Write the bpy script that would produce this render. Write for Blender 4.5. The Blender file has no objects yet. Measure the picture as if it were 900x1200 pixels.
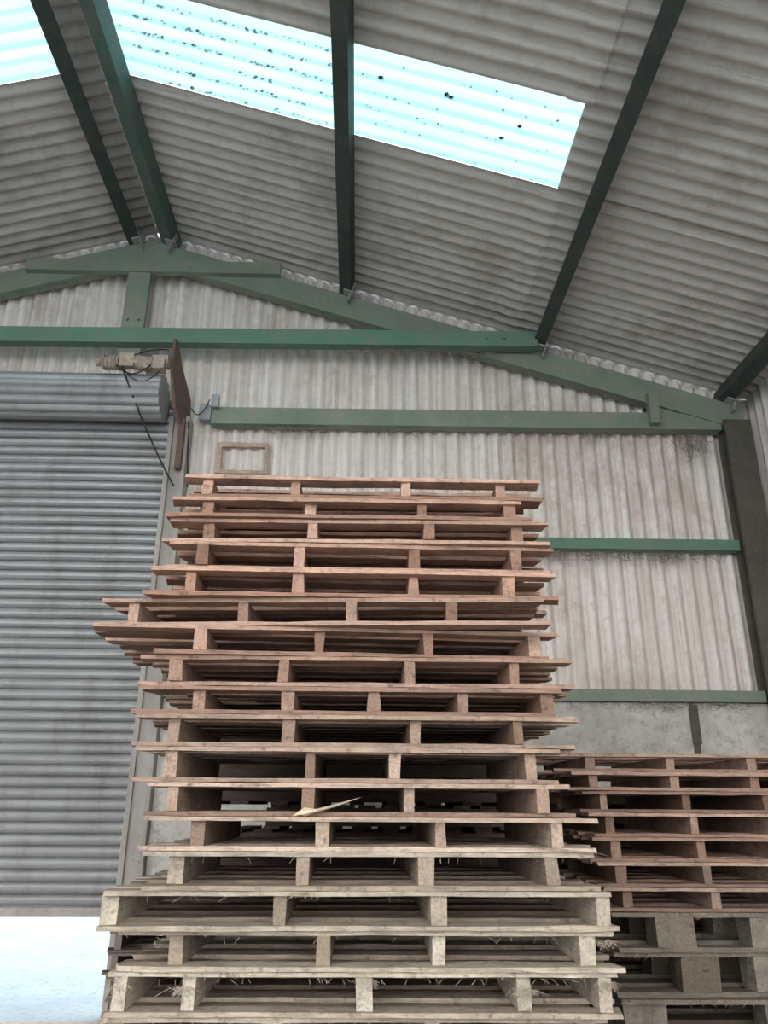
import bpy, bmesh, math, random
from mathutils import Matrix, Vector
random.seed(7)
S=bpy.context.scene
# ------------------------------------------------------------------ materials
def newmat(name):
    m=bpy.data.materials.new(name); m.use_nodes=True
    nt=m.node_tree; b=nt.nodes['Principled BSDF']; return m,nt,b
def N(nt,t,**k):
    n=nt.nodes.new(t)
    for a,v in k.items(): setattr(n,a,v)
    return n
def L(nt,a,b): nt.links.new(a,b)
def ramp(nt,fac,stops):
    r=N(nt,'ShaderNodeValToRGB'); e=r.color_ramp.elements
    while len(e)<len(stops): e.new(0.5)
    for i,(p,c) in enumerate(stops):
        e[i].position=p; e[i].color=(c[0],c[1],c[2],1) if not isinstance(c,float) else (c,c,c,1)
    L(nt,fac,r.inputs[0]); return r.outputs[0]
def coords(nt,scale,rnd=False):
    tc=N(nt,'ShaderNodeTexCoord'); mp=N(nt,'ShaderNodeMapping'); mp.inputs['Scale'].default_value=scale
    L(nt,tc.outputs['Object'],mp.inputs[0])
    if rnd:
        oi=N(nt,'ShaderNodeObjectInfo'); mu=N(nt,'ShaderNodeMath',operation='MULTIPLY'); mu.inputs[1].default_value=37.0
        L(nt,oi.outputs['Random'],mu.inputs[0]); cx=N(nt,'ShaderNodeCombineXYZ')
        for i in range(3): L(nt,mu.outputs[0],cx.inputs[i])
        L(nt,cx.outputs[0],mp.inputs['Location'])
    return mp.outputs[0]
def noise(nt,vec,scale=1,detail=5,rough=.6,dist=0.0):
    n=N(nt,'ShaderNodeTexNoise'); n.inputs['Scale'].default_value=scale; n.inputs['Detail'].default_value=detail
    n.inputs['Roughness'].default_value=rough; n.inputs['Distortion'].default_value=dist
    L(nt,vec,n.inputs['Vector']); return n.outputs[0]
def mix(nt,fac,a,b,blend='MIX'):
    m=N(nt,'ShaderNodeMix',data_type='RGBA',blend_type=blend)
    for s,v in ((m.inputs[0],fac),(m.inputs[6],a),(m.inputs[7],b)):
        if isinstance(v,(int,float)): s.default_value=v
        elif isinstance(v,tuple): s.default_value=(v[0],v[1],v[2],1)
        else: L(nt,v,s)
    return m.outputs[2]
def bump(nt,b,h,strength=.3,dist=.01):
    n=N(nt,'ShaderNodeBump'); n.inputs['Strength'].default_value=strength; n.inputs['Distance'].default_value=dist
    L(nt,h,n.inputs['Height']); L(nt,n.outputs[0],b.inputs['Normal'])

def wood_mat(name,stretch):
    m,nt,b=newmat(name)
    oi=N(nt,'ShaderNodeObjectInfo')
    at=N(nt,'ShaderNodeAttribute',attribute_name='tint')
    v=coords(nt,stretch,True)
    g=noise(nt,v,6,8,.75,.4)
    gr=ramp(nt,g,[(.28,.42),(.5,.9),(.72,1.2)])
    c=mix(nt,1.0,oi.outputs['Color'],gr,'MULTIPLY')
    tt=ramp(nt,at.outputs['Fac'],[(0.,(.52,.46,.43)),(.35,(.8,.78,.77)),(.7,(1.05,1.07,1.07)),(1.,(1.35,1.45,1.5))])
    c=mix(nt,1.0,c,tt,'MULTIPLY')
    v2=coords(nt,(1,1,1),True)
    d=noise(nt,v2,4,8,.75)
    df=ramp(nt,d,[(.46,0.),(.68,.65)])
    dc=mix(nt,.5,mix(nt,1.0,oi.outputs['Color'],(.42,.42,.42),'MULTIPLY'),(.14,.12,.105))
    c=mix(nt,df,c,dc)
    d2=noise(nt,v2,23,4,.7)
    c=mix(nt,ramp(nt,d2,[(.56,0.),(.7,.6)]),c,(.07,.045,.035))
    L(nt,c,b.inputs['Base Color']); b.inputs['Roughness'].default_value=.9
    b.inputs['Specular IOR Level'].default_value=.15
    bump(nt,b,g,.6,.004)
    return m
M_deck=wood_mat('pallet_deck_wood',(1.2,16,16))
M_str=wood_mat('pallet_stringer_wood',(14,1.2,14))

def paint_mat(name,col,dirt,amt=.5,stretch=(3,3,3)):
    m,nt,b=newmat(name)
    v=coords(nt,stretch); n=noise(nt,v,1.6,8,.7)
    f=ramp(nt,n,[(.4,0.),(.75,min(1.0,amt*1.6))])
    c=mix(nt,f,col,dirt)
    n2=noise(nt,coords(nt,(1,1,1)),1.1,4,.6)
    c=mix(nt,ramp(nt,n2,[(.35,0.),(.7,.45)]),c,tuple(x*.55 for x in col))
    n3=noise(nt,coords(nt,(1,1,1)),25,4,.7)
    c=mix(nt,ramp(nt,n3,[(.54,0.),(.70,.7)]),c,dirt)
    L(nt,c,b.inputs['Base Color']); b.inputs['Roughness'].default_value=.65
    b.inputs['Specular IOR Level'].default_value=.25
    bump(nt,b,n,.25,.003); return m
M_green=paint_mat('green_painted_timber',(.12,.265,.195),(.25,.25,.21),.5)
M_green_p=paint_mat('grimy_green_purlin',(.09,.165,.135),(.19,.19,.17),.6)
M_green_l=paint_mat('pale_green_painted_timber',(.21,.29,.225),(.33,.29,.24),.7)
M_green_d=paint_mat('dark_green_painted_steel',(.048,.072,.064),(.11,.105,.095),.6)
M_brown=paint_mat('dirty_green_brown_column',(.095,.092,.075),(.17,.14,.115),.5)
M_rust=paint_mat('rusty_steel',(.19,.125,.10),(.10,.07,.06),.7,(7,7,7))
M_jamb=paint_mat('galvanised_door_guide',(.46,.435,.41),(.28,.24,.21),.5,(5,5,.8))
M_motor=paint_mat('dirty_cream_motor',(.52,.44,.36),(.20,.12,.08),.7,(8,8,8))
M_box=paint_mat('grey_plastic_box',(.40,.42,.44),(.2,.2,.2),.3)
M_cable=paint_mat('black_cable',(.03,.03,.03),(.06,.05,.05),.3)
M_galv=paint_mat('galvanised_bracket',(.42,.42,.42),(.25,.2,.16),.4)

def sheet_mat(name,base,stain,dark,axis,k=1.0):
    m,nt,b=newmat(name)
    sc={'z':(6,6,.35),'x':(.4,6,.4)}[axis]
    n=noise(nt,coords(nt,sc),1.3,9,.75)
    c=mix(nt,ramp(nt,n,[(.42,0.),(.70,.85)]),base,stain)
    n2=noise(nt,coords(nt,(1,1,.8)),1.0,9,.78)
    c=mix(nt,ramp(nt,n2,[(.50,0.),(.66,.8*k)]),c,dark)
    n3=noise(nt,coords(nt,(1,1,1)),14,5,.75)
    c=mix(nt,ramp(nt,n3,[(.52,0.),(.70,.75*k)]),c,stain)
    sc2={'z':(22,22,.9),'x':(.9,22,.9)}[axis]
    n4=noise(nt,coords(nt,sc2),1.0,5,.7)
    c=mix(nt,ramp(nt,n4,[(.56,0.),(.70,.7*k)]),c,dark)
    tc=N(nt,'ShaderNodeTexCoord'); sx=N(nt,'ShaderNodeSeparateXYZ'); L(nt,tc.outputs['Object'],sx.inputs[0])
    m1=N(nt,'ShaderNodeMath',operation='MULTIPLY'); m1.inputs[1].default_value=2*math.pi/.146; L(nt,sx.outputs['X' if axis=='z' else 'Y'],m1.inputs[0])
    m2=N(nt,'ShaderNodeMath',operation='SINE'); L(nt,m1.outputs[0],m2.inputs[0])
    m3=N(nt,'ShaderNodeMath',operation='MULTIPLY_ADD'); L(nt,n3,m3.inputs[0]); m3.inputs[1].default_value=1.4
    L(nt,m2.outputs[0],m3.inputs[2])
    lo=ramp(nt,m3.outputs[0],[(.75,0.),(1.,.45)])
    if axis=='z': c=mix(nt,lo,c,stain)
    L(nt,c,b.inputs['Base Color']); b.inputs['Roughness'].default_value=.85
    b.inputs['Specular IOR Level'].default_value=.2
    bump(nt,b,n3,.2,.003); return m
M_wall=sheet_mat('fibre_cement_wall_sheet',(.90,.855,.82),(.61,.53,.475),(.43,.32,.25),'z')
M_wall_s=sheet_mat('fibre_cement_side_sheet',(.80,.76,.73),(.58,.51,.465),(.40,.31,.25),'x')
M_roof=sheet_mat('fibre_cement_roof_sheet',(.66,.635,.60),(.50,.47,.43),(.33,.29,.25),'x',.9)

M_shut,nt,b=newmat('galvanised_shutter_slats')
n=noise(nt,coords(nt,(1,3,6)),1.2,7,.7); c=mix(nt,ramp(nt,n,[(.4,0.),(.7,.8)]),(.40,.41,.42),(.27,.275,.28))
n2=noise(nt,coords(nt,(2,2,.6)),1.3,8,.75); c=mix(nt,ramp(nt,n2,[(.5,0.),(.72,.7)]),c,(.19,.17,.155))
L(nt,c,b.inputs['Base Color']); b.inputs['Metallic'].default_value=.25; b.inputs['Roughness'].default_value=.42
def conc(name,a,bb,sc=1.5):
    m,nt,b=newmat(name); n=noise(nt,coords(nt,(1,1,1)),sc,9,.78)
    c=mix(nt,ramp(nt,n,[(.38,0.),(.62,1.)]),a,bb); n2=noise(nt,coords(nt,(1,1,1)),15,7,.78)
    c=mix(nt,ramp(nt,n2,[(.5,0.),(.68,.75)]),c,tuple(x*.5 for x in bb))
    L(nt,c,b.inputs['Base Color']); b.inputs['Roughness'].default_value=.9; bump(nt,b,n2,.6,.012); return m
M_conc=conc('concrete_panel',(.70,.68,.63),(.48,.46,.415),2.2)
M_floor=conc('dusty_concrete_floor',(.30,.275,.25),(.22,.20,.18))
M_yard=conc('pale_yard_concrete',(.205,.27,.315),(.165,.225,.27),.8)
M_moss,nt,b=newmat('moss_debris'); b.inputs['Base Color'].default_value=(.03,.045,.05,1); b.inputs['Roughness'].default_value=1
M_straw,nt,b=newmat('straw'); b.inputs['Base Color'].default_value=(.42,.36,.28,1); b.inputs['Roughness'].default_value=1
M_web,nt,b=newmat('dusty_cobweb'); b.inputs['Base Color'].default_value=(.26,.21,.18,1); b.inputs['Roughness'].default_value=1
PITCH=.146
M_sky=bpy.data.materials.new('translucent_grp_sheet'); M_sky.use_nodes=True; nt=M_sky.node_tree; nt.nodes.clear()
o=N(nt,'ShaderNodeOutputMaterial'); tr=N(nt,'ShaderNodeBsdfTransparent'); tl=N(nt,'ShaderNodeBsdfTranslucent'); ms=N(nt,'ShaderNodeMixShader')
n=noise(nt,coords(nt,(.5,7,.5)),1.6,5,.6)
cc=ramp(nt,n,[(.3,(.11,.212,.238)),(.5,(.145,.24,.26)),(.72,(.20,.26,.272))])
tc=N(nt,'ShaderNodeTexCoord'); sx=N(nt,'ShaderNodeSeparateXYZ'); L(nt,tc.outputs['Object'],sx.inputs[0])
m1=N(nt,'ShaderNodeMath',operation='MULTIPLY'); m1.inputs[1].default_value=2*math.pi/PITCH; L(nt,sx.outputs['Y'],m1.inputs[0])
m2=N(nt,'ShaderNodeMath',operation='SINE'); L(nt,m1.outputs[0],m2.inputs[0])
n4=noise(nt,coords(nt,(1.5,1.5,1.5)),3,5,.6)
m3=N(nt,'ShaderNodeMath',operation='MULTIPLY_ADD'); L(nt,n4,m3.inputs[0]); m3.inputs[1].default_value=1.2; L(nt,m2.outputs[0],m3.inputs[2])
gr=ramp(nt,m3.outputs[0],[(0.,(.52,.74,.80)),(.30,(1.,1.,1.)),(1.,(1.,1.,1.))])
cc=mix(nt,1.0,cc,gr,'MULTIPLY')
L(nt,cc,tr.inputs[0]); tl.inputs[0].default_value=(.30,.43,.46,1); ms.inputs[0].default_value=.28
L(nt,tr.outputs[0],ms.inputs[1]); L(nt,tl.outputs[0],ms.inputs[2]); L(nt,ms.outputs[0],o.inputs[0])

# ------------------------------------------------------------------ mesh builder
class MB:
    def __init__(s): s.v=[];s.f=[];s.m=[];s.t=[];s.sm=[]
    def add(s,vs,fs,mi=0,t=.5,smooth=False):
        o=len(s.v); s.v+=[tuple(v) for v in vs]
        for f in fs: s.f.append([o+i for i in f]); s.m.append(mi); s.t.append(t); s.sm.append(smooth)
    def box(s,x0,x1,y0,y1,z0,z1,mi=0,t=.5,dz=0.0):
        vs=[Vector((x,y,z+(dz if x==x1 else 0))) for z in (z0,z1) for y in (y0,y1) for x in (x0,x1)]
        s.add(vs,[(0,2,3,1),(4,5,7,6),(0,1,5,4),(2,6,7,3),(0,4,6,2),(1,3,7,5)],mi,t)
    def plank(s,axis,a0,a1,c,w,z0,z1,mi=0,t=.5,j=.003,n=7,M=None,chew=0,skew=0.0):
        vs=[];fs=[]; bow=random.uniform(-1,1)*skew; wob=random.uniform(0,6)
        ends=[random.uniform(-1,1)*chew,random.uniform(-1,1)*chew]
        for i in range(n+1):
            f=i/n; a=a0+(a1-a0)*f
            jj=j*(2.4 if random.random()<.15 else 1)
            for q,(dw,z) in enumerate(((-w/2,z0),(w/2,z0),(w/2,z1),(-w/2,z1))):
                if i in (0,n): aa=a+ends[i>0]*(1 if q in (0,3) else -1)*.6+random.uniform(-1,1)*chew*.3
                else: aa=a+random.uniform(-j,j)
                ww=c+dw+random.uniform(-jj,jj)+bow*(f-.5)*2+skew*.3*math.sin(wob+f*5); zz=z+random.uniform(-jj,jj)*.45
                vs.append(Vector((aa,ww,zz) if axis=='x' else (ww,aa,zz)))
        for i in range(n):
            for k in range(4):
                p=i*4+k;q=i*4+(k+1)%4
                fs.append((p,q,q+4,p+4) if axis=='x' else (p,p+4,q+4,q))
        e=n*4
        fs.append((3,2,1,0)); fs.append((e,e+1,e+2,e+3))
        s.add(vs,fs,mi,t)
    def tube(s,pts,r,mi=0,t=.5,k=8,caps=True,radii=None):
        pts=[Vector(p) for p in pts]; vs=[];fs=[]
        for i,p in enumerate(pts):
            d=(pts[min(i+1,len(pts)-1)]-pts[max(i-1,0)]).normalized()
            u=d.cross(Vector((0,0,1)) if abs(d.z)<.9 else Vector((1,0,0))).normalized(); w=d.cross(u)
            rr=radii[i] if radii else r
            for q in range(k):
                a=2*math.pi*q/k; vs.append(p+u*rr*math.cos(a)+w*rr*math.sin(a))
        for i in range(len(pts)-1):
            for q in range(k):
                a=i*k+q;bb=i*k+(q+1)%k; fs.append((a,bb,bb+k,a+k))
        s.add(vs,fs,mi,t,k>5)
        if caps:
            o=len(s.v)-len(vs); s.f.append(list(range(o,o+k))[::-1]); s.m.append(mi); s.t.append(t); s.sm.append(False)
            s.f.append([o+(len(pts)-1)*k+q for q in range(k)]); s.m.append(mi); s.t.append(t); s.sm.append(False)
    def obj(s,name,mats,loc=(0,0,0),rotz=0,color=None):
        me=bpy.data.meshes.new(name); me.from_pydata(s.v,[],s.f); 
        for m in mats: me.materials.append(m)
        a=me.attributes.new('tint','FLOAT','FACE')
        a.data.foreach_set('value',s.t); me.polygons.foreach_set('material_index',s.m); me.polygons.foreach_set('use_smooth',s.sm)
        me.update()
        bm=bmesh.new(); bm.from_mesh(me); bmesh.ops.recalc_face_normals(bm,faces=bm.faces); bm.to_mesh(me); bm.free()
        ob=bpy.data.objects.new(name,me); S.collection.objects.link(ob); ob.location=loc; ob.rotation_euler=(0,0,rotz)
        if color: ob.color=(*color,1)
        return ob

# ------------------------------------------------------------------ geometry constants
AX,AZ,SL=-2.43,7.83,.305
ANG=math.atan(SL)
def roofz(x): return AZ-SL*abs(x-AX)
YB=7.5; YF=-3.0; XR=4.2; XL=-9.06; AMP=.019; WAMP=.028
def corr_roof(mb,x0,x1,y0,y1,mi=0,seg=8,dz=0,amp=AMP):
    n=max(2,round((y1-y0)/PITCH*seg)); side=1 if (x0+x1)/2>AX else -1
    nx,nz=side*math.sin(ANG),math.cos(ANG); vs=[];fs=[]
    for i in range(n+1):
        y=y0+(y1-y0)*i/n; h=amp*math.sin(2*math.pi*y/PITCH)+dz
        for x in (x0,x1): vs.append((x+nx*h,y,roofz(x)+nz*h))
    for i in range(n): fs.append((2*i,2*i+1,2*i+3,2*i+2))
    mb.add(vs,fs,mi,.5,True)
SK0,SK1=30*PITCH,36*PITCH; SKX=1.64
mb=MB()
corr_roof(mb,AX,XR+.25,SK1,YB+.15); corr_roof(mb,AX,XR+.25,YF,SK0); corr_roof(mb,SKX,XR+.25,SK0,SK1)
corr_roof(mb,XL-.25,AX,SK1,YB+.15); corr_roof(mb,XL-.25,AX,YF,SK0); corr_roof(mb,XL-.25,-6.5,SK0,SK1)
corr_roof(mb,AX,AX+.22,SK0,SK1); corr_roof(mb,AX-.22,AX,SK0,SK1)
corr_roof(mb,1.5,1.70,YF,SK0,dz=-.012); corr_roof(mb,1.5,1.70,SK1,YB,dz=-.012)
corr_roof(mb,1.67,XR+.2,SK1-.03,SK1+.1,dz=-.014)
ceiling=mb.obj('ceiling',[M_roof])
mb=MB(); corr_roof(mb,AX+.2,SKX+.04,SK0-.04,SK1+.0,dz=.004); sky1=mb.obj('skylight',[M_sky])
mb=MB(); corr_roof(mb,-6.54,AX-.2,SK0-.04,SK1+.0,dz=.004); mb.obj('skylight',[M_sky])
mb=MB()
def lump(x,y,r):
    bm=bmesh.new(); bmesh.ops.create_icosphere(bm,subdivisions=1,radius=r)
    z=roofz(x)+.0+AMP*math.sin(2*math.pi*y/PITCH)+.016
    vs=[(x+v.co.x*random.uniform(.7,1.5),y+v.co.y*random.uniform(.6,1.1),z+v.co.z*.4) for v in bm.verts]
    fs=[[v.index for v in f.verts] for f in bm.faces]; mb.add(vs,fs); bm.free()
for i in range(330):
    x=random.uniform(-2.1,-.25); k=random.choice([30,31,32,33,34,35]); y=(k+.75)*PITCH+random.gauss(0,.010)
    if random.random()<.8 or y<5: lump(x,y,random.choice([random.uniform(.004,.009),random.uniform(.007,.016)]))
for i in range(65):
    x=random.uniform(-.1,1.58); k=random.choice([30,31,32,33,34,35]); lump(x,(k+.75)*PITCH+random.gauss(0,.015),random.uniform(.005,.011))
for (x,y) in ((.62,4.62),(.66,4.63),(1.22,4.75),(1.1,4.9),(.10,4.62)): lump(x,y,.022)
mo=mb.obj('moss_debris',[M_moss]); mo.parent=sky1
mb=MB()
for sd in (-1,1):
    vs=[(AX,YF,AZ+.05),(AX,YB,AZ+.05),(AX+sd*.24,YB,AZ-.0),(AX+sd*.24,YF,AZ-.0)]
    mb.add(vs,[(0,1,2,3)])
mb.obj('ridge_cap',[M_roof])

# ---- walls
def corr_wall_x(mb,x0,x1,zb,ztf,y,seg=10):
    n=round((x1-x0)/PITCH*seg); vs=[];fs=[]
    for i in range(n+1):
        x=x0+(x1-x0)*i/n; yy=y+WAMP*math.sin(2*math.pi*x/PITCH); zt=ztf(x)
        vs+= [(x,yy,zb),(x,yy,zt)]
    for i in range(n): fs.append((2*i,2*i+2,2*i+3,2*i+1))
    mb.add(vs,fs,0,.5,True)
DX0,DX1,DTOP=-6.8,-2.0,5.35
mb=MB()
zt=lambda x: roofz(x)-.005
corr_wall_x(mb,DX1,XR+.05,2.5,zt,YB); corr_wall_x(mb,DX0,DX1,DTOP,zt,YB); corr_wall_x(mb,XL,DX0,2.5,zt,YB)
corr_wall_x(mb,DX1,XR+.02,4.13,lambda x:4.16,YB-.012)
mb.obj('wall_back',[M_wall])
def side_wall(name,x):
    mb=MB(); y0,y1=YF,YB; n=round((y1-y0)/PITCH*8); vs=[];fs=[]
    for i in range(n+1):
        y=y0+(y1-y0)*i/n; xx=x+.024*math.sin(2*math.pi*y/PITCH); vs+=[(xx,y,2.5),(xx,y,roofz(x)+.03)]
    for i in range(n): fs.append((2*i,2*i+2,2*i+3,2*i+1))
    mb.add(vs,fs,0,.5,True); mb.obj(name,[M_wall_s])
side_wall('wall_right',XR); side_wall('wall_left',XL)
mb=MB()
for (xa,xb) in ((-1.785,.62),(.63,3.09),(3.13,XR+.1)):
    mb.box(xa,xb,YB-.14,YB+.05,0,1.25); mb.box(xa,xb,YB-.135,YB+.05,1.265,2.52)
mb.box(-1.7,XR,YB-.05,YB+.04,0,2.5)
mb.box(XL,DX0-.3,YB-.14,YB+.05,0,2.52)
mb.obj('wall_back_concrete',[M_conc])
mb=MB(); mb.box(XR-.04,XR+.1,YF,YB-.14,0,1.25); mb.box(XR-.035,XR+.1,YF,YB-.14,1.265,2.52); mb.obj('wall_right_concrete',[M_conc])
mb=MB(); mb.box(XL-.1,XL+.04,YF,YB-.14,0,2.52); mb.obj('wall_left_concrete',[M_conc])
mb=MB(); mb.box(3.085,3.135,YB-.165,YB-.141,0,2.5); mb.box(3.07,3.15,YB-.175,YB-.165,2.15,2.5); mb.obj('concrete_panel_post',[M_brown])
mb=MB(); mb.box(XL-.1,XR+.1,YF,YB-.25,-.1,0); mb.obj('floor',[M_floor])
mb=MB(); mb.box(XL-.1,XR+.1,YB-.25,YB+.6,-.1,0); mb.obj('door_apron_slab',[M_yard])
mb=MB(); mb.add([(-60,-60,-.11),(60,-60,-.11),(60,60,-.11),(-60,60,-.11)],[(0,1,2,3)]); mb.obj('ground',[M_yard])

# ---- purlins
def slope_prism(mb,x,d0,d1,wid,y0,y1,mi=0):
    sd=1 if x>AX else -1
    u=Vector((math.cos(ANG),0,-sd*math.sin(ANG))); w=Vector((-sd*math.sin(ANG),0,-math.cos(ANG)))
    P0=Vector((x,0,roofz(x))); vs=[]
    for y in (y0,y1):
        for (a,d) in ((-wid/2,d0),(wid/2,d0),(wid/2,d1),(-wid/2,d1)): vs.append(P0+u*a+w*d+Vector((0,y,0)))
    mb.add(vs,[(0,1,2,3),(4,7,6,5),(0,4,5,1),(1,5,6,2),(2,6,7,3),(3,7,4,0)],mi)
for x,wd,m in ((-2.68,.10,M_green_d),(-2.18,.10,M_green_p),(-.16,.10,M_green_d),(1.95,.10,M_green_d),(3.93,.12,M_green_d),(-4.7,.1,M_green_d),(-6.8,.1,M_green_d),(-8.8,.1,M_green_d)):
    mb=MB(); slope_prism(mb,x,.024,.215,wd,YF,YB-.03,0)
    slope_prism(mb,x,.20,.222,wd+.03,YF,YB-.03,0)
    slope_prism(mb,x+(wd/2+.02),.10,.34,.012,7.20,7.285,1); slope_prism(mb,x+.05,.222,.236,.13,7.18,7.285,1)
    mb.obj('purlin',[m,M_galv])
# ---- gable truss
mb=MB()
def rafter(xa,xb,d0,d1,y0,y1,mi):
    vs=[]
    for y in (y0,y1):
        for (x,d) in ((xa,d0),(xb,d0),(xb,d1),(xa,d1)):
            vs.append(Vector((x,y,roofz(x)-d/math.cos(ANG))))
    mb.add(vs,[(0,1,2,3),(4,7,6,5),(0,4,5,1),(1,5,6,2),(2,6,7,3),(3,7,4,0)],mi)
rafter(AX,4.05,.22,.49,7.295,7.42,1); rafter(AX,XL+.1,.22,.49,7.295,7.42,1)
mb.box(-3.75,-.95,7.22,7.294,7.11,7.26,1,dz=.02)
mb.box(-2.62,-2.38,7.24,7.294,6.02,7.13,1)
mb.box(3.05,3.8,7.33,7.41,5.50,5.66,1)
for (x,z) in ((-2.56,6.5),(-2.44,6.5),(-3.3,7.19),(-1.15,7.2)):
    mb.tube([(x,7.24,z),(x,7.205,z)],.014,1,k=6)
truss=mb.obj('roof_truss',[M_green,M_green_l])
mb=MB(); mb.box(XL+.5,1.86,7.12,7.235,6.05,6.23,dz=.16)
for x in (1.3,1.5): 
    z=6.14+.16*(x-XL-.5)/(1.86-XL-.5); mb.tube([(x,7.12,z),(x,7.09,z)],.014,k=6)
tie=mb.obj('tie_beam',[M_green])
mb=MB(); mb.box(-1.58,3.80,7.31,7.44,5.31,5.50,dz=.045); mb.box(3.02,3.12,7.22,7.294,5.38,5.74); gr1=mb.obj('gable_rail',[M_green_l])
mb=MB(); mb.box(-1.78,3.8,7.33,7.45,4.00,4.11,dz=.02); gr2=mb.obj('gable_rail',[M_green])
mb=MB(); mb.box(-1.78,3.8,7.30,7.45,2.525,2.63); gr3=mb.obj('gable_rail',[M_green_l])
mb=MB(); mb.box(3.81,4.09,7.25,7.29,0,5.45); mb.box(3.81,4.09,7.43,7.45,0,5.45); mb.box(3.93,3.97,7.29,7.43,0,5.2); mb.obj('steel_column',[M_brown])
mb=MB(); mb.box(XR-.14,XR-.03,YF,7.2,4.00,4.12); mb.obj('side_rail',[M_green])
mb=MB(); mb.box(XR-.14,XR-.03,YF,7.2,2.525,2.61); mb.obj('side_rail',[M_green])

# ---- roller shutter door
door=bpy.data.objects.new('roller_shutter_door',None); S.collection.objects.link(door)
def kid(o,name): o.name=name; o.parent=door
mb=MB(); vs=[];fs=[]; sl=.094; z0,z1=.80,5.55; nsl=round((z1-z0)/sl); nx=24
prof=[(0,.026),(.05,.004),(.16,-.012),(.35,-.024),(.55,-.027),(.75,-.020),(.88,-.006),(.94,.008),(.985,.026)]
zz=[]
for s_ in range(nsl):
    for (t,y) in prof: zz.append((z0+(s_+t)*sl,y))
for (z,y) in zz:
    for k in range(nx+1):
        x=-6.9+(4.92)*k/nx
        dent=.008*math.sin(x*2.1+z*.8)*math.sin(z*1.7)
        vs.append((x,7.345+y+dent*min(1,(nx-k)/3),z))
for i in range(len(zz)-1):
    for k in range(nx):
        a=i*(nx+1)+k; fs.append((a,a+1,a+nx+2,a+nx+1))
mb.add(vs,fs,0,.5,False); kid(mb.obj('curtain',[M_shut]),'curtain')
mb=MB(); mb.box(-6.9,-2.0,7.29,7.37,.73,.80); kid(mb.obj('bottom_rail',[M_jamb]),'bottom_rail')
mb=MB(); vs=[];fs=[]; K=14*6
for x in (-6.85,-2.02):
    for q in range(K):
        ph=(q%6)/6; r=.205+.032*math.sin(math.pi*ph)**.8; a=2*math.pi*q/K
        vs.append((x,7.07+r*math.cos(a),5.46+r*math.sin(a)))
for q in range(K): fs.append((q,(q+1)%K,K+(q+1)%K,K+q))
mb.add(vs,fs,0,.5,False); mb.add(vs,[list(range(K)),list(range(K,2*K))]); kid(mb.obj('coil',[M_shut]),'coil')
mb=MB(); mb.box(-1.985,-1.79,7.30,7.46,0,5.36); mb.box(-1.995,-1.95,7.265,7.298,0,5.36); mb.box(-1.83,-1.79,7.265,7.298,0,5.36)
mb.box(-7.1,-6.90,7.24,7.46,0,5.42)
kid(mb.obj('guide_rails',[M_jamb]),'guide_rails')
mb=MB(); out=[(6.92,5.78),(6.93,6.10),(6.97,6.09),(7.10,5.86),(7.32,5.60),(7.36,5.34),(7.22,5.24),(7.05,5.36)]
vs=[]
for dx in (0,.03):
    for (y,z) in out: vs.append((-1.96+dx+(y-6.92)*.30,y,z-.02))
k=len(out); fs=[list(range(k)),list(range(k,2*k))]+[(i,(i+1)%k,(i+1)%k+k,i+k) for i in range(k)]
mb.add(vs,fs); mb.box(-1.88,-1.82,7.2,7.26,4.75,5.3)
kid(mb.obj('end_plate',[M_rust]),'end_plate')
mb=MB(); dz=-.08
mb.tube([(-2.60,6.84,5.80+dz),(-2.43,6.84,5.80+dz)],.07,k=14); mb.tube([(-2.43,6.84,5.80+dz),(-2.26,6.84,5.80+dz)],.05,k=12)
mb.tube([(-2.30,6.84,5.81+dz),(-2.10,6.84,5.79+dz)],.075,k=14); mb.box(-2.18,-1.98,6.78,6.90,5.72+dz,5.83+dz)
mb.tube([(-2.66,6.84,5.80+dz),(-2.60,6.84,5.80+dz)],.04,k=10)
for i in range(5): mb.tube([(-2.58+i*.035,6.84,5.80+dz),(-2.57+i*.035,6.84,5.80+dz)],.078,k=14)
mb.box(-2.42,-2.28,6.77,6.84,5.73+dz,5.88+dz); mb.box(-2.12,-1.96,6.83,6.95,5.80+dz,5.90+dz)
kid(mb.obj('motor',[M_motor]),'motor')
mb=MB()
def sag(a,b,s,n=10): 
    a=Vector(a);b=Vector(b); return [a.lerp(b,i/n)+Vector((0,0,-s*4*(i/n)*(1-i/n))) for i in range(n+1)]
mb.tube(sag((-2.40,6.78,5.68),(-1.86,7.2,4.55),.06),.009,k=5)
mb.tube(sag((-2.44,6.78,5.66),(-2.1,6.76,5.66),.10),.007,k=5)
mb.tube(sag((-2.40,6.78,5.68),(-2.0,6.76,5.60),.16),.006,k=5)
mb.tube(sag((-2.3,6.8,5.78),(-1.98,6.9,5.92),-.03),.007,k=5)
mb.tube(sag((-1.78,7.26,5.45),(-1.62,7.34,5.60),.12),.006,k=5)
mb.tube(sag((-1.80,7.26,5.3),(-1.76,7.34,4.6),.0),.007,k=5)
kid(mb.obj('cables',[M_cable]),'cables')
mb=MB(); mb.box(-1.72,-1.60,7.36,7.45,5.38,5.56); mb.box(-1.58,-1.50,7.22,7.29,5.46,5.60); kid(mb.obj('junction_box',[M_box]),'junction_box')
mb=MB(); x0,x1,zb,zt_=-1.52,-.98,4.80,5.15
mb.box(x0,x1,7.42,7.46,zb,zb+.035); mb.box(x0,x1,7.42,7.46,zt_-.05,zt_); mb.box(x0,x0+.06,7.42,7.46,zb+.035,zt_-.05); mb.box(x1-.04,x1,7.42,7.46,zb+.035,zt_-.05)
mb.obj('wooden_frame',[M_deck],color=(.70,.54,.44))

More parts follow.
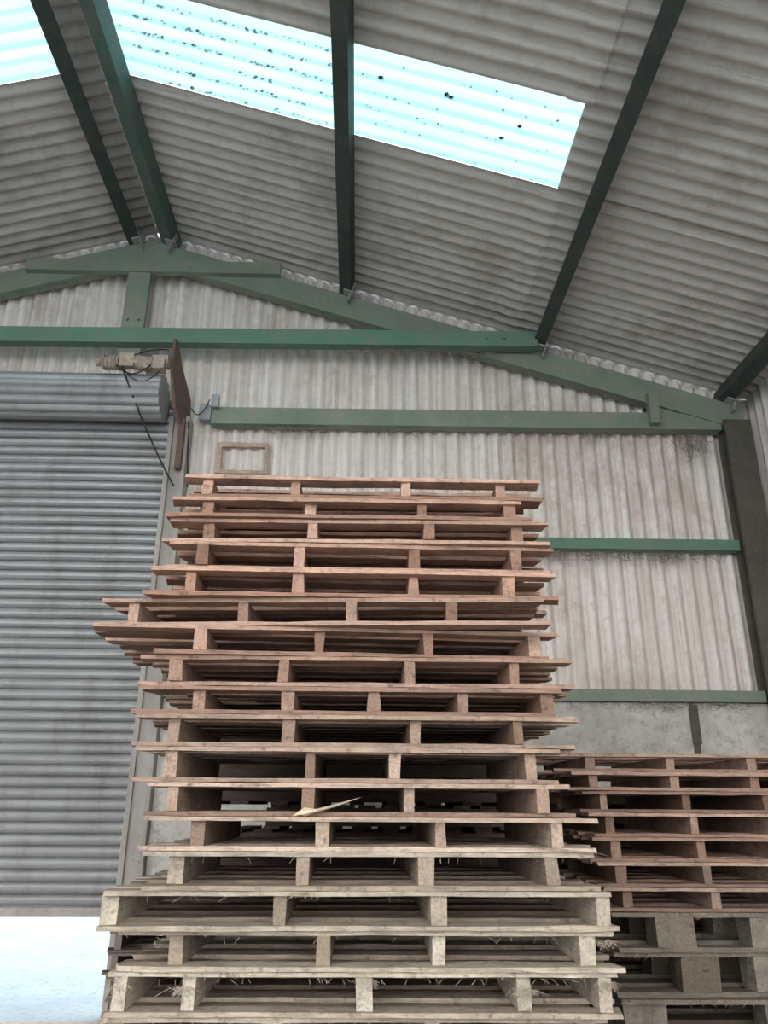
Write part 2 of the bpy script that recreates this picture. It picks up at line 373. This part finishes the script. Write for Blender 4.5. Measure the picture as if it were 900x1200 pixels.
# ------------------------------------------------------------------ pallets
def pallet(x0,x1,ztop,zbot,yf,strs,depth=1.05,color=(.3,.2,.15),sw=.046,chew=.02,nb=7,rot=0,bot=None,blocky=False,wide=.1,loc=None):
    mb=MB(); bt=.017 if not blocky else .022
    H=ztop-zbot
    cx=(x0+x1)/2; 
    def T(): return random.uniform(.1,1.0)
    t0=H-bt; b1=bt
    for i in range(nb):
        c=wide/2+(depth-wide)*i/(nb-1)
        e0=x0-cx+random.uniform(-.02,.02)*(i>0); e1=x1-cx+random.uniform(-.03,.03)*(i>0)
        if i>0 and random.random()<.12: e0+=random.uniform(.1,.5)
        if i>0 and random.random()<.08: e1-=random.uniform(.1,.5)
        mb.plank('x',e0,e1,c+(random.uniform(-.022,.012) if i==0 else 0),wide+random.uniform(-.015,.012),t0,H,0,T() if i else random.uniform(.55,1),.003,12,chew=chew,skew=.007)
    nbb=max(3,nb-2)
    bx0,bx1=(bot if bot else (x0,x1))
    for i in range(nbb):
        c=wide/2+(depth-wide)*i/(nbb-1)
        mb.plank('x',bx0-cx+random.uniform(-.03,.03),bx1-cx+random.uniform(-.03,.03),c+(random.uniform(-.022,.015) if i==0 else 0),wide+random.uniform(-.015,.012),0.0,b1,0,T(),.003,12,chew=chew,skew=.007)
    for s_ in strs:
        w=sw*random.uniform(.85,1.18)
        if blocky:
            for q in (0,.5,1):
                L_=.16; c0=.01+(depth-.02-L_)*q
                mb.plank('y',c0,c0+L_,s_-cx,w,b1,t0,1,T(),.006,2,chew=.006)
        else:
            mb.plank('y',.01+random.uniform(-.012,.022),depth-.01,s_-cx,w,b1,t0,1,T(),.003,5,chew=.008,skew=.004)
    ob=mb.obj('wooden_pallet',[M_deck,M_str],loc=loc or (cx,yf,zbot),rotz=rot,color=color); return ob
raw="""305/-83 84 -72 -31 21 66;294/-88 74 -71 -24 28 69;284/-88 86 -70 -22 31 73;273/-87 89 -72 -28 25 72;260/-93 88 -76 -28 24 67;247/-116 81 -102 -52 -4 41;234/-116 89 -69 -17 31 79;221/-95 93 -79 -32 22 68;208/-93 88 -68 -30 7 45 82;196/-92 94 -77 -29 25 68;183/-91 86 -77 -19 16 73;169/-86 89 -75 -20 22 76;156/-84 98 -64 -14 34 81;143/-85 96 -71 -21 28 79;129/-97 100 -95 -29 33 98;115/-91 102 -69 -12 33 91;101/-93 102 -88 -63 4 65 96;86/-95 96 -88 -30 30 88"""
zs=[];rows=[]
for r in raw.split(';'):
    z,rest=r.split('/'); v=[int(q)/100 for q in rest.split()]; zs.append(int(z)/100); rows.append(v)
for k in range(6): zs.append(.86-.1433*(k+1)); 
zs[-1]=0.0
for k in range(5): rows.append([-.95,.97,-.88,-.3,.3,.88])
up=(.48,.30,.225); mid=(.42,.27,.205); mid2=(.41,.29,.225); low=(.47,.395,.32)
for i,v in enumerate(rows):
    if i<5: col=up
    elif i<9: col=mid
    elif i<12: col=mid2
    else:
        t=min(1,(i-11)/3); col=tuple(a*(1-t)+b_*t for a,b_ in zip(mid2,low))
    j=random.uniform(.85,1.12); col=tuple(c*j for c in col)
    rot=random.uniform(-.018,.018); 
    if i==5: rot=-.06
    if i==6: rot=.05
    zt_,zb_=zs[i],zs[i+1]
    bot=None
    if i in (6,): bot=(v[0]+.3,v[1]-.03)
    pallet(v[0],v[1],zt_-.0015,zb_+.0005,3.4+random.uniform(-.015,.015),v[2:],color=col,rot=rot,sw=.048 if i<13 else .056,chew=.02,depth=1.05+random.uniform(-.03,.05),bot=bot)
mb=MB(); mb.add([(-.22,3.36,1.565),(-.20,3.40,1.58),(.02,3.38,1.635),(-.21,3.38,1.560),(-.12,3.40,1.585),(-.08,3.36,1.60)],[(0,5,2,4,1),(0,3,2,5),(3,1,4,2),(0,1,3)])
mb.add([(-.26,3.37,1.56),(-.24,3.40,1.562),(-.14,3.37,1.585),(-.21,3.38,1.595)],[(0,1,2),(0,2,3),(1,3,2),(0,3,1)])
mb.obj('wood_splinter',[M_deck],color=(.85,.68,.5))

def qstack(xl,w,y0,d,ztop,cols,gap=None):
    n=round(ztop/.134)
    for k in range(n):
        z=k*.134; x0=xl+random.uniform(-.03,.03); ww=w
        if gap and gap[0]<z<gap[1]: x0+=.42; ww=w-.42
        xr=x0+ww
        pallet(-d/2,d/2,z+.134-.0015,z+.0005,0,[-d/2+.04,0,d/2-.04],depth=ww,nb=11,color=tuple(c*random.uniform(.85,1.15) for c in cols),rot=math.pi/2+random.uniform(-.012,.012),loc=(xr,y0+d/2,z+.0005),chew=.012)
qstack(-.93,1.9,4.84,.98,2.40,(.14,.10,.08),(1.42,1.58))  # rear stacks: wood colour darkened to stand in for shade behind the front pallets
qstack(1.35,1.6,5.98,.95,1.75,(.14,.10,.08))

# right-hand stack
ztr=[1.89,1.79,1.69,1.575,1.45,1.325,1.20,1.08,.89,.68,.51,.34,.17,0]
lx=[1.13,1.20,1.26,1.28,1.29,1.31,1.34,1.36,1.36,1.38,1.3,1.3,1.3]
for i in range(13):
    x0=lx[i]; blk=i>=7
    col=(.43,.28,.215) if i<5 else ((.40,.28,.22) if i<7 else (.235,.20,.16))
    j=random.uniform(.85,1.1); col=tuple(c*j for c in col)
    W=1.62
    st=[x0+.19,x0+.66,x0+1.12,x0+1.5] if i==0 else [x0+.13,x0+.60,x0+1.06,x0+1.5]
    if blk: st=[x0+.12+(.22 if i==7 else .34 if i==8 else 0),x0+.85,x0+1.5]
    pallet(x0,x0+W,ztr[i]-.0015,ztr[i+1]+.0005,4.6+random.uniform(-.02,.02),st,color=col,rot=random.uniform(-.02,.02),blocky=blk,sw=.2 if blk else .05,chew=.02,depth=1.1)
for i in range(7):
    z=.94-.134*i
    x0=-1.64+random.uniform(-.04,.04)
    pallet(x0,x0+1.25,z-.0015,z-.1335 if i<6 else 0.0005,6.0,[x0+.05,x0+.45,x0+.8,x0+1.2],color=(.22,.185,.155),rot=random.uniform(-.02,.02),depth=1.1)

# straw and dusty shreds
mb=MB()
def tuft(x,y,z,n,l0,spread,r=.0008):
    for i in range(n):
        a=x+random.gauss(0,spread); l=random.uniform(.4,1)*l0; dx=random.gauss(0,l0*.7); zz=z+random.uniform(-.3,.3)*spread
        mb.tube([(a,y,zz),(a+dx*.5,y-random.uniform(0,.015),zz-l*.4),(a+dx,y-random.uniform(0,.012),zz-l)],r,k=3,caps=False)
for i in range(230):
    lvl=random.choice([13,14,15,16,16,16,17,17]); tuft(random.uniform(-.93,.98),3.38,zs[lvl]-random.choice([.0,.02]),1,.024,0)
for (x,z,n) in ((-.63,.965,60),(.65,.96,70),(.96,.98,30),(-.88,.97,30),(.05,.99,25),(.98,1.12,25),(-.2,1.29,20)): tuft(x,3.37,z,n,.03,.02)
for i in range(90):
    lvl=random.choice([7,8,9,9]); tuft(random.uniform(1.3,2.7),4.575,ztr[lvl],1,.035,0,.001)
mb.obj('straw_debris',[M_straw])
def web(par,n,x0,x1,z,y,ln,clump=True):
    mb=MB(); cs=[random.uniform(x0,x1) for _ in range(6)]
    for i in range(n):
        x=random.uniform(x0,x1)
        if clump and random.random()<.55: x=min(x1,max(x0,random.choice(cs)+random.gauss(0,.10)))
        l=random.uniform(.02,ln); dx=random.uniform(-.12,.12)
        mb.tube([(x,y,z),(x+dx*.3,y-.02,z-l),(x+dx,y,z-l*random.uniform(.2,1.2))],random.uniform(.001,.0035),k=3,caps=False)
    o=mb.obj('cobwebs',[M_web]); o.parent=par
web(gr2,300,1.0,3.62,4.0,7.36,.12); web(gr2,60,1.0,3.62,4.14,7.38,.05)
web(gr1,200,-1.0,3.62,5.31,7.36,.09); web(gr1,60,3.3,3.62,5.3,7.33,.3)
web(tie,150,-.2,1.4,6.18,7.20,.08); web(gr3,80,1.8,3.62,2.525,7.31,.08)
mb=MB()
for i in range(420):
    x=random.uniform(-5,3.4); z=roofz(x)-.51; l=random.uniform(.02,.09); dx=random.uniform(-.1,.1)
    if random.random()<.4: z=roofz(x)-.20
    mb.tube([(x,7.36,z),(x+dx*.4,7.34,z-l),(x+dx,7.38,z-l*random.uniform(.2,1.2)-dx*SL*.5)],random.uniform(.001,.003),k=3,caps=False)
o=mb.obj('cobwebs',[M_web]); o.parent=truss

# ------------------------------------------------------------------ world, camera
w=bpy.data.worlds.new('overcast_sky'); S.world=w; w.use_nodes=True
bg=w.node_tree.nodes['Background']; bg.inputs[0].default_value=(1,.99,.975,1); bg.inputs[1].default_value=4.9
cd=bpy.data.cameras.new('camera'); cam=bpy.data.objects.new('camera',cd); S.collection.objects.link(cam)
yaw,pitch,roll=math.radians(1.76),math.radians(20.66),math.radians(0.35)
R=Matrix.Rotation(-yaw,3,'Z')@Matrix.Rotation(math.pi/2+pitch,3,'X')@Matrix.Rotation(roll,3,'Z')
cam.matrix_world=Matrix.Translation((0,0,1.6))@R.to_4x4()
cd.sensor_fit='VERTICAL'; cd.sensor_height=36; cd.lens=915/1200*36; cd.clip_start=.05; cd.clip_end=300
S.camera=cam
S.view_settings.view_transform='Standard'
